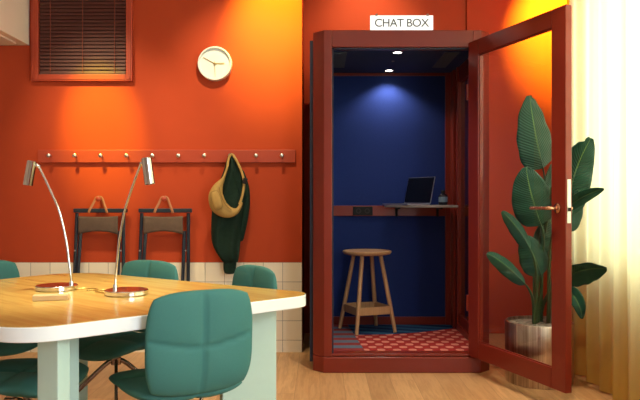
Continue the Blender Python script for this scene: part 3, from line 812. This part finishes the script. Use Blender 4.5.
sc_ = Vector((.358, 5.175, FZ))
stl = thing('bar_stool', 'round wooden bar stool standing inside the booth', 'stool', (sc_.x, sc_.y, FZ))
H = .607
obj('seat', MB().lathe([(.0005, H - .032), (.150, H - .032), (.176, H - .026), (.186, H - .012), (.184, H - .003), (.176, H), (.12, H - .003), (.0005, H - .006)], 56, (sc_.x, sc_.y, FZ)), M['stoolwood'], stl, smooth=50)
feet = [(-.090, -.195), (.205, -.085), (.085, .190), (-.205, .085)]
def legpt(f, z):
    k = 1 - .52 * z / (H - .03); return Vector((sc_.x + f[0] * k, sc_.y + f[1] * k, FZ + z))
for f in feet:
    obj('leg', MB().tube([legpt(f, 0), legpt(f, .25), legpt(f, H - .03)], [.0135, .0165, .0150], 14), M['stoolwood'], stl, smooth=40)
for i in range(4):
    a_, b_ = legpt(feet[i], .165), legpt(feet[(i+1) % 4], .165); d = (b_ - a_); L = d.length; d.normalize()
    Mx = Matrix.Translation(a_) @ Matrix.Rotation(math.atan2(d.y, d.x), 4, 'Z')
    obj('footrest_rail', MB().box(0, L, -.009, .009, -.029, .029, Mx), M['stoolwood'], stl, bevel=.003)
q = [legpt(f, .14).xy for f in feet]
obj('tray', MB().prism([tuple(p) for p in q], FZ + .134, FZ + .142), M['stoolwood'], stl)

# ------------------------------------------------------------------ potted plant
PX, PY = 1.344, 4.172
pp = thing('potted_plant', 'tall bird of paradise plant in a brushed metal pot behind the door', 'plant', (PX, PY, 0))
obj('pot', MB().lathe([(.0005, 0), (.196, 0), (.201, .006), (.203, .362), (.200, .367), (.192, .367), (.190, .34), (.0005, .33)], 72, (PX, PY, 0)), M['pot'], pp, smooth=40, label='brushed metal pot')
obj('pebbles', MB().lathe([(.0005, .333), (.189, .333), (.189, .349), (.12, .356), (.0005, .360)], 40, (PX, PY, 0)), M['soil'], pp, smooth=1, label='grey pebbles')
def leaf(base, tip, wpx, Yb, Yt, across=(1, .25, 0), fold=.25, bow=(0, 0, 0), root=(0, 0), shape=.75, notch=None, stem=True, sr=.009, twist=0):
    P0, P2 = at(*base, Yb), at(*tip, Yt)
    P1 = (P0 + P2) / 2 + Vector(bow)
    W = wpx * Yb / F / 2
    ac = Vector(across).normalized()
    def mid(t): return P0 * (1-t)**2 + P1 * 2*t*(1-t) + P2 * t*t
    def tan(t): return ((P1 - P0) * (1-t) + (P2 - P1) * t).normalized()
    nv, nu = 30, 12
    def f(u, v):
        T = tan(v); a = (ac - T * ac.dot(T)).normalized(); nrm = T.cross(a)
        a = (a * cos(twist * v) + nrm * sin(twist * v)); nrm = T.cross(a)
        w = W * max(0.02, sin(pi * min(1, v ** shape * .985 + .015))) ** .5
        x = (u - .5) * 2
        if notch:
            d = (v - notch[0]) - abs(x) * .10
            if x * notch[1] > .1 and abs(d) < .035: w *= 1 - .55 * (1 - abs(d) / .035) * min(1, abs(x) * 1.2)
        return mid(v) + a * (w * x) + nrm * (fold * w * (abs(x) ** 1.3) + .004 * W / .1 * sin(v * 21 + x * 2) * abs(x))
    mb = MB(); mb.grid(f, nu, nv)
    lf = obj('leaf', mb, M['leaf'], pp, smooth=1, solid=.0016)
    if stem:
        S0 = Vector((PX + root[0], PY + root[1], .345))
        d = tan(0)
        q1 = S0 + Vector((root[0] * .15, root[1] * .15, (P0.z - .35) * .5)); q2 = P0 - d * min(.18, (P0 - S0).length * .3)
        pts = [S0 * (1-t)**3 + q1 * 3*t*(1-t)**2 + q2 * 3*t*t*(1-t) + P0 * t**3 for t in [i / 16 for i in range(17)]]
        pts += [mid(t) + Vector((0, .002, -.002)) for t in (.1, .25, .4, .6)]
        n = len(pts); obj('stalk', MB().tube(pts, [sr * (1.5 - 1.25 * i / n) for i in range(n)], 8), M['stem'], pp, smooth=1)
leaf((543, 168), (529.5, 95.5), 41, 4.20, 4.12, (1, .35, .05), .22, (-.02, -.02, 0), (.00, .05), .58, (.88, 1))
leaf((541, 225), (526, 167), 41, 4.06, 4.00, (1, -.1, 0), .22, (-.03, -.03, 0), (-.03, 0), .62, (.9, 1))
leaf((549, 212), (552, 164), 20, 4.16, 4.16, (1, .6, 0), .3, (.02, 0, 0), (.02, .03), .7)
leaf((566, 215), (591, 138), 36, 3.98, 3.80, (1, -.45, .3), .25, (-.035, .02, .03), (.06, 0), .62, (.84, -1))
leaf((566, 232), (579, 190), 24, 4.02, 3.92, (1, -.2, .25), .25, (.0, .0, 0), (.07, .02), .6)
leaf((566, 209), (604, 189), 13, 3.90, 3.72, (.35, -.7, .9), .4, (-.01, 0, .03), (.05, -.02), .7)
leaf((530, 249), (502, 211.5), 15, 4.02, 3.96, (.8, .2, .55), .6, (.012, 0, .03), (-.03, -.03), .72)
leaf((525, 284), (487, 253.5), 16, 4.00, 3.92, (.6, .3, .75), .55, (-.01, 0, .045), (-.045, -.05), .75)
leaf((541, 275), (523, 236), 30, 4.10, 4.06, (1, .15, .3), .3, (.02, 0, 0), (-.01, .0), .7)
leaf((560, 262), (548, 214), 30, 4.14, 4.18, (1, .3, 0), .3, (.02, 0, 0), (.02, .04), .7)
leaf((560, 281), (607, 269), 30, 3.88, 3.70, (-.1, -.7, .75), .35, (.0, 0, .055), (.07, -.04), .7)
leaf((566, 288), (582, 319), 14, 4.02, 3.84, (1, -.1, .5), .4, (.04, 0, .02), (.09, -.02), .7)
leaf((535, 262), (541, 224), 14, 4.2, 4.2, (.8, .6, 0), .4, (0, 0, 0), (.0, .06), .7)

# ------------------------------------------------------------------ curtains
def curtain(y0, y1, xc, amp, per, label, ph=0.0, z0=.012):
    mb = MB(); nu = int(abs(y1 - y0) / .012)
    rnd = [random.uniform(-.4, .4) for _ in range(8)]
    def f(u, v):
        y = y0 + (y1 - y0) * u; z = z0 + (2.95 - z0) * v
        w = 2 * pi * (y - y0) / per + ph
        a = amp * (1 + .25 * sin(w * .37 + rnd[0]))
        spread = 1 - .25 * v
        x = xc + a * spread * (sin(w + .5 * sin(w * .5 + rnd[1]) + .25 * sin(v * 3 + rnd[2])) + .28 * sin(2.1 * w + rnd[3]))
        return Vector((x, y + .012 * sin(w * .5 + v * 2), z))
    mb.grid(f, nu, 24)
    c = tag(obj('curtain', mb, M['curtain'], smooth=1), label, 'curtain', 'sheer curtains at the window')
    return c
curtain(3.60, 4.44, 1.635, .022, .19, 'sheer yellowish curtain panel next to the plant and open door', .6)
curtain(-.9 + 1.8, 3.60, 1.600, .030, .24, 'sheer yellowish curtain panel at the right edge, nearest the viewer', 1.2)

# ------------------------------------------------------------------ light
def lamp(name, typ, loc, e, col, rot=None, aim=None, **kw):
    d = bpy.data.lights.new(name, typ); d.energy = e; d.color = col
    for k, v in kw.items(): setattr(d, k, v)
    o = bpy.data.objects.new(name, d); COL.objects.link(o); o.location = loc
    if aim is not None: o.rotation_euler = (Vector(aim) - Vector(loc)).to_track_quat('-Z', 'Y').to_euler()
    if rot: o.rotation_euler = rot
    return o
WARM, AMBER = (1.0, .82, .5), (1.0, .84, .03)
def spot(x, y, z, e, aim, ang=80, blend=.5, col=WARM, r=.013):
    return lamp('ceiling_spot', 'SPOT', (x, y, z), e, col, aim=aim, spot_size=R(ang), spot_blend=blend, shadow_soft_size=r)
spot(-.30, 4.30, 3.05, 215, (-.33, 4.96, 2.42), 52, 1, AMBER)
spot(-.45, 3.90, 3.05, 85, (-.55, 4.96, 1.75), 60, .9)
spot(-1.72, 3.90, 3.05, 260, (-1.60, 4.96, 1.66), 25, 1, AMBER)
spot(-1.85, 3.80, 3.05, 85, (-1.50, 4.96, 1.35), 52, .9)
spot(.40, 5.00, 3.05, 30, (.38, 5.66, 2.45), 84, 1)
spot(1.86, 4.90, 3.05, 430, (1.97, 5.64, 2.56), 60, 1, (1, .9, .03))
spot(-1.15, 2.75, 3.05, 200, (-1.10, 2.8, .7), 37, .9, (1, .93, .68))
spot(-.55, 2.9, 3.05, 130, (-.6, 2.75, .7), 36, .9, (1, .93, .68))
spot(.4, 3.5, 3.05, 90, (.45, 3.7, 0), 66, .8, (1, .82, .6))
spot(1.05, 2.9, 3.05, 90, (1.5, 3.7, .1), 46, .9, (1, .84, .55))  # warm spot added to brighten the lower curtain and the plant
spot(-1.3, 3.9, 3.05, 60, (-1.3, 4.1, 0), 60, .8)
# booth downlights
for px, py, e in ((397.5, 52, 9), (389, 70, 14)):
    X, Y = spx(px, py)
    lamp('booth_spot', 'SPOT', (X, Y, IZT - .012), e, (1, .88, .80), rot=(0, 0, 0), spot_size=R(125), spot_blend=.6, shadow_soft_size=.025)
# ceiling fill added over the viewer, and daylight through the window
lamp('ceiling_fill', 'AREA', (-.6, .3, 3.05), 14, (1, .90, .78), rot=(0, 0, 0), shape='RECTANGLE', size=2.4, size_y=2.0)
lamp('daylight_and_fill', 'AREA', (2.6, 2.75, 1.9), 92, (.94, .98, 1.0), aim=(1.0, 2.75, 1.55), shape='RECTANGLE', size=3.4, size_y=2.2)

lamp('daylight_and_fill', 'AREA', (2.4, -.4, 1.8), 100, (.76, .90, 1.0), aim=(-.4, 2.2, .8), shape='RECTANGLE', size=2.2, size_y=1.9)  # cool fill added outside the unseen side window, aimed at table and chairs

w = bpy.data.worlds.new('World'); SC.world = w; w.use_nodes = True
w.node_tree.nodes['Background'].inputs[0].default_value = (.93, .97, 1, 1)
w.node_tree.nodes['Background'].inputs[1].default_value = 1.1

# ------------------------------------------------------------------ camera and view
cd = bpy.data.cameras.new('camera'); cd.sensor_width = 36; cd.lens = 36 * F / 640
co = bpy.data.objects.new('camera', cd); COL.objects.link(co); co.location = (0, 0, CH); co.rotation_euler = (R(90), 0, 0)
SC.camera = co
SC.view_settings.view_transform = 'Standard'; SC.view_settings.look = 'None'
SC.view_settings.gamma = 1; SC.view_settings.use_curve_mapping = False
SC.view_settings.exposure = 0.58
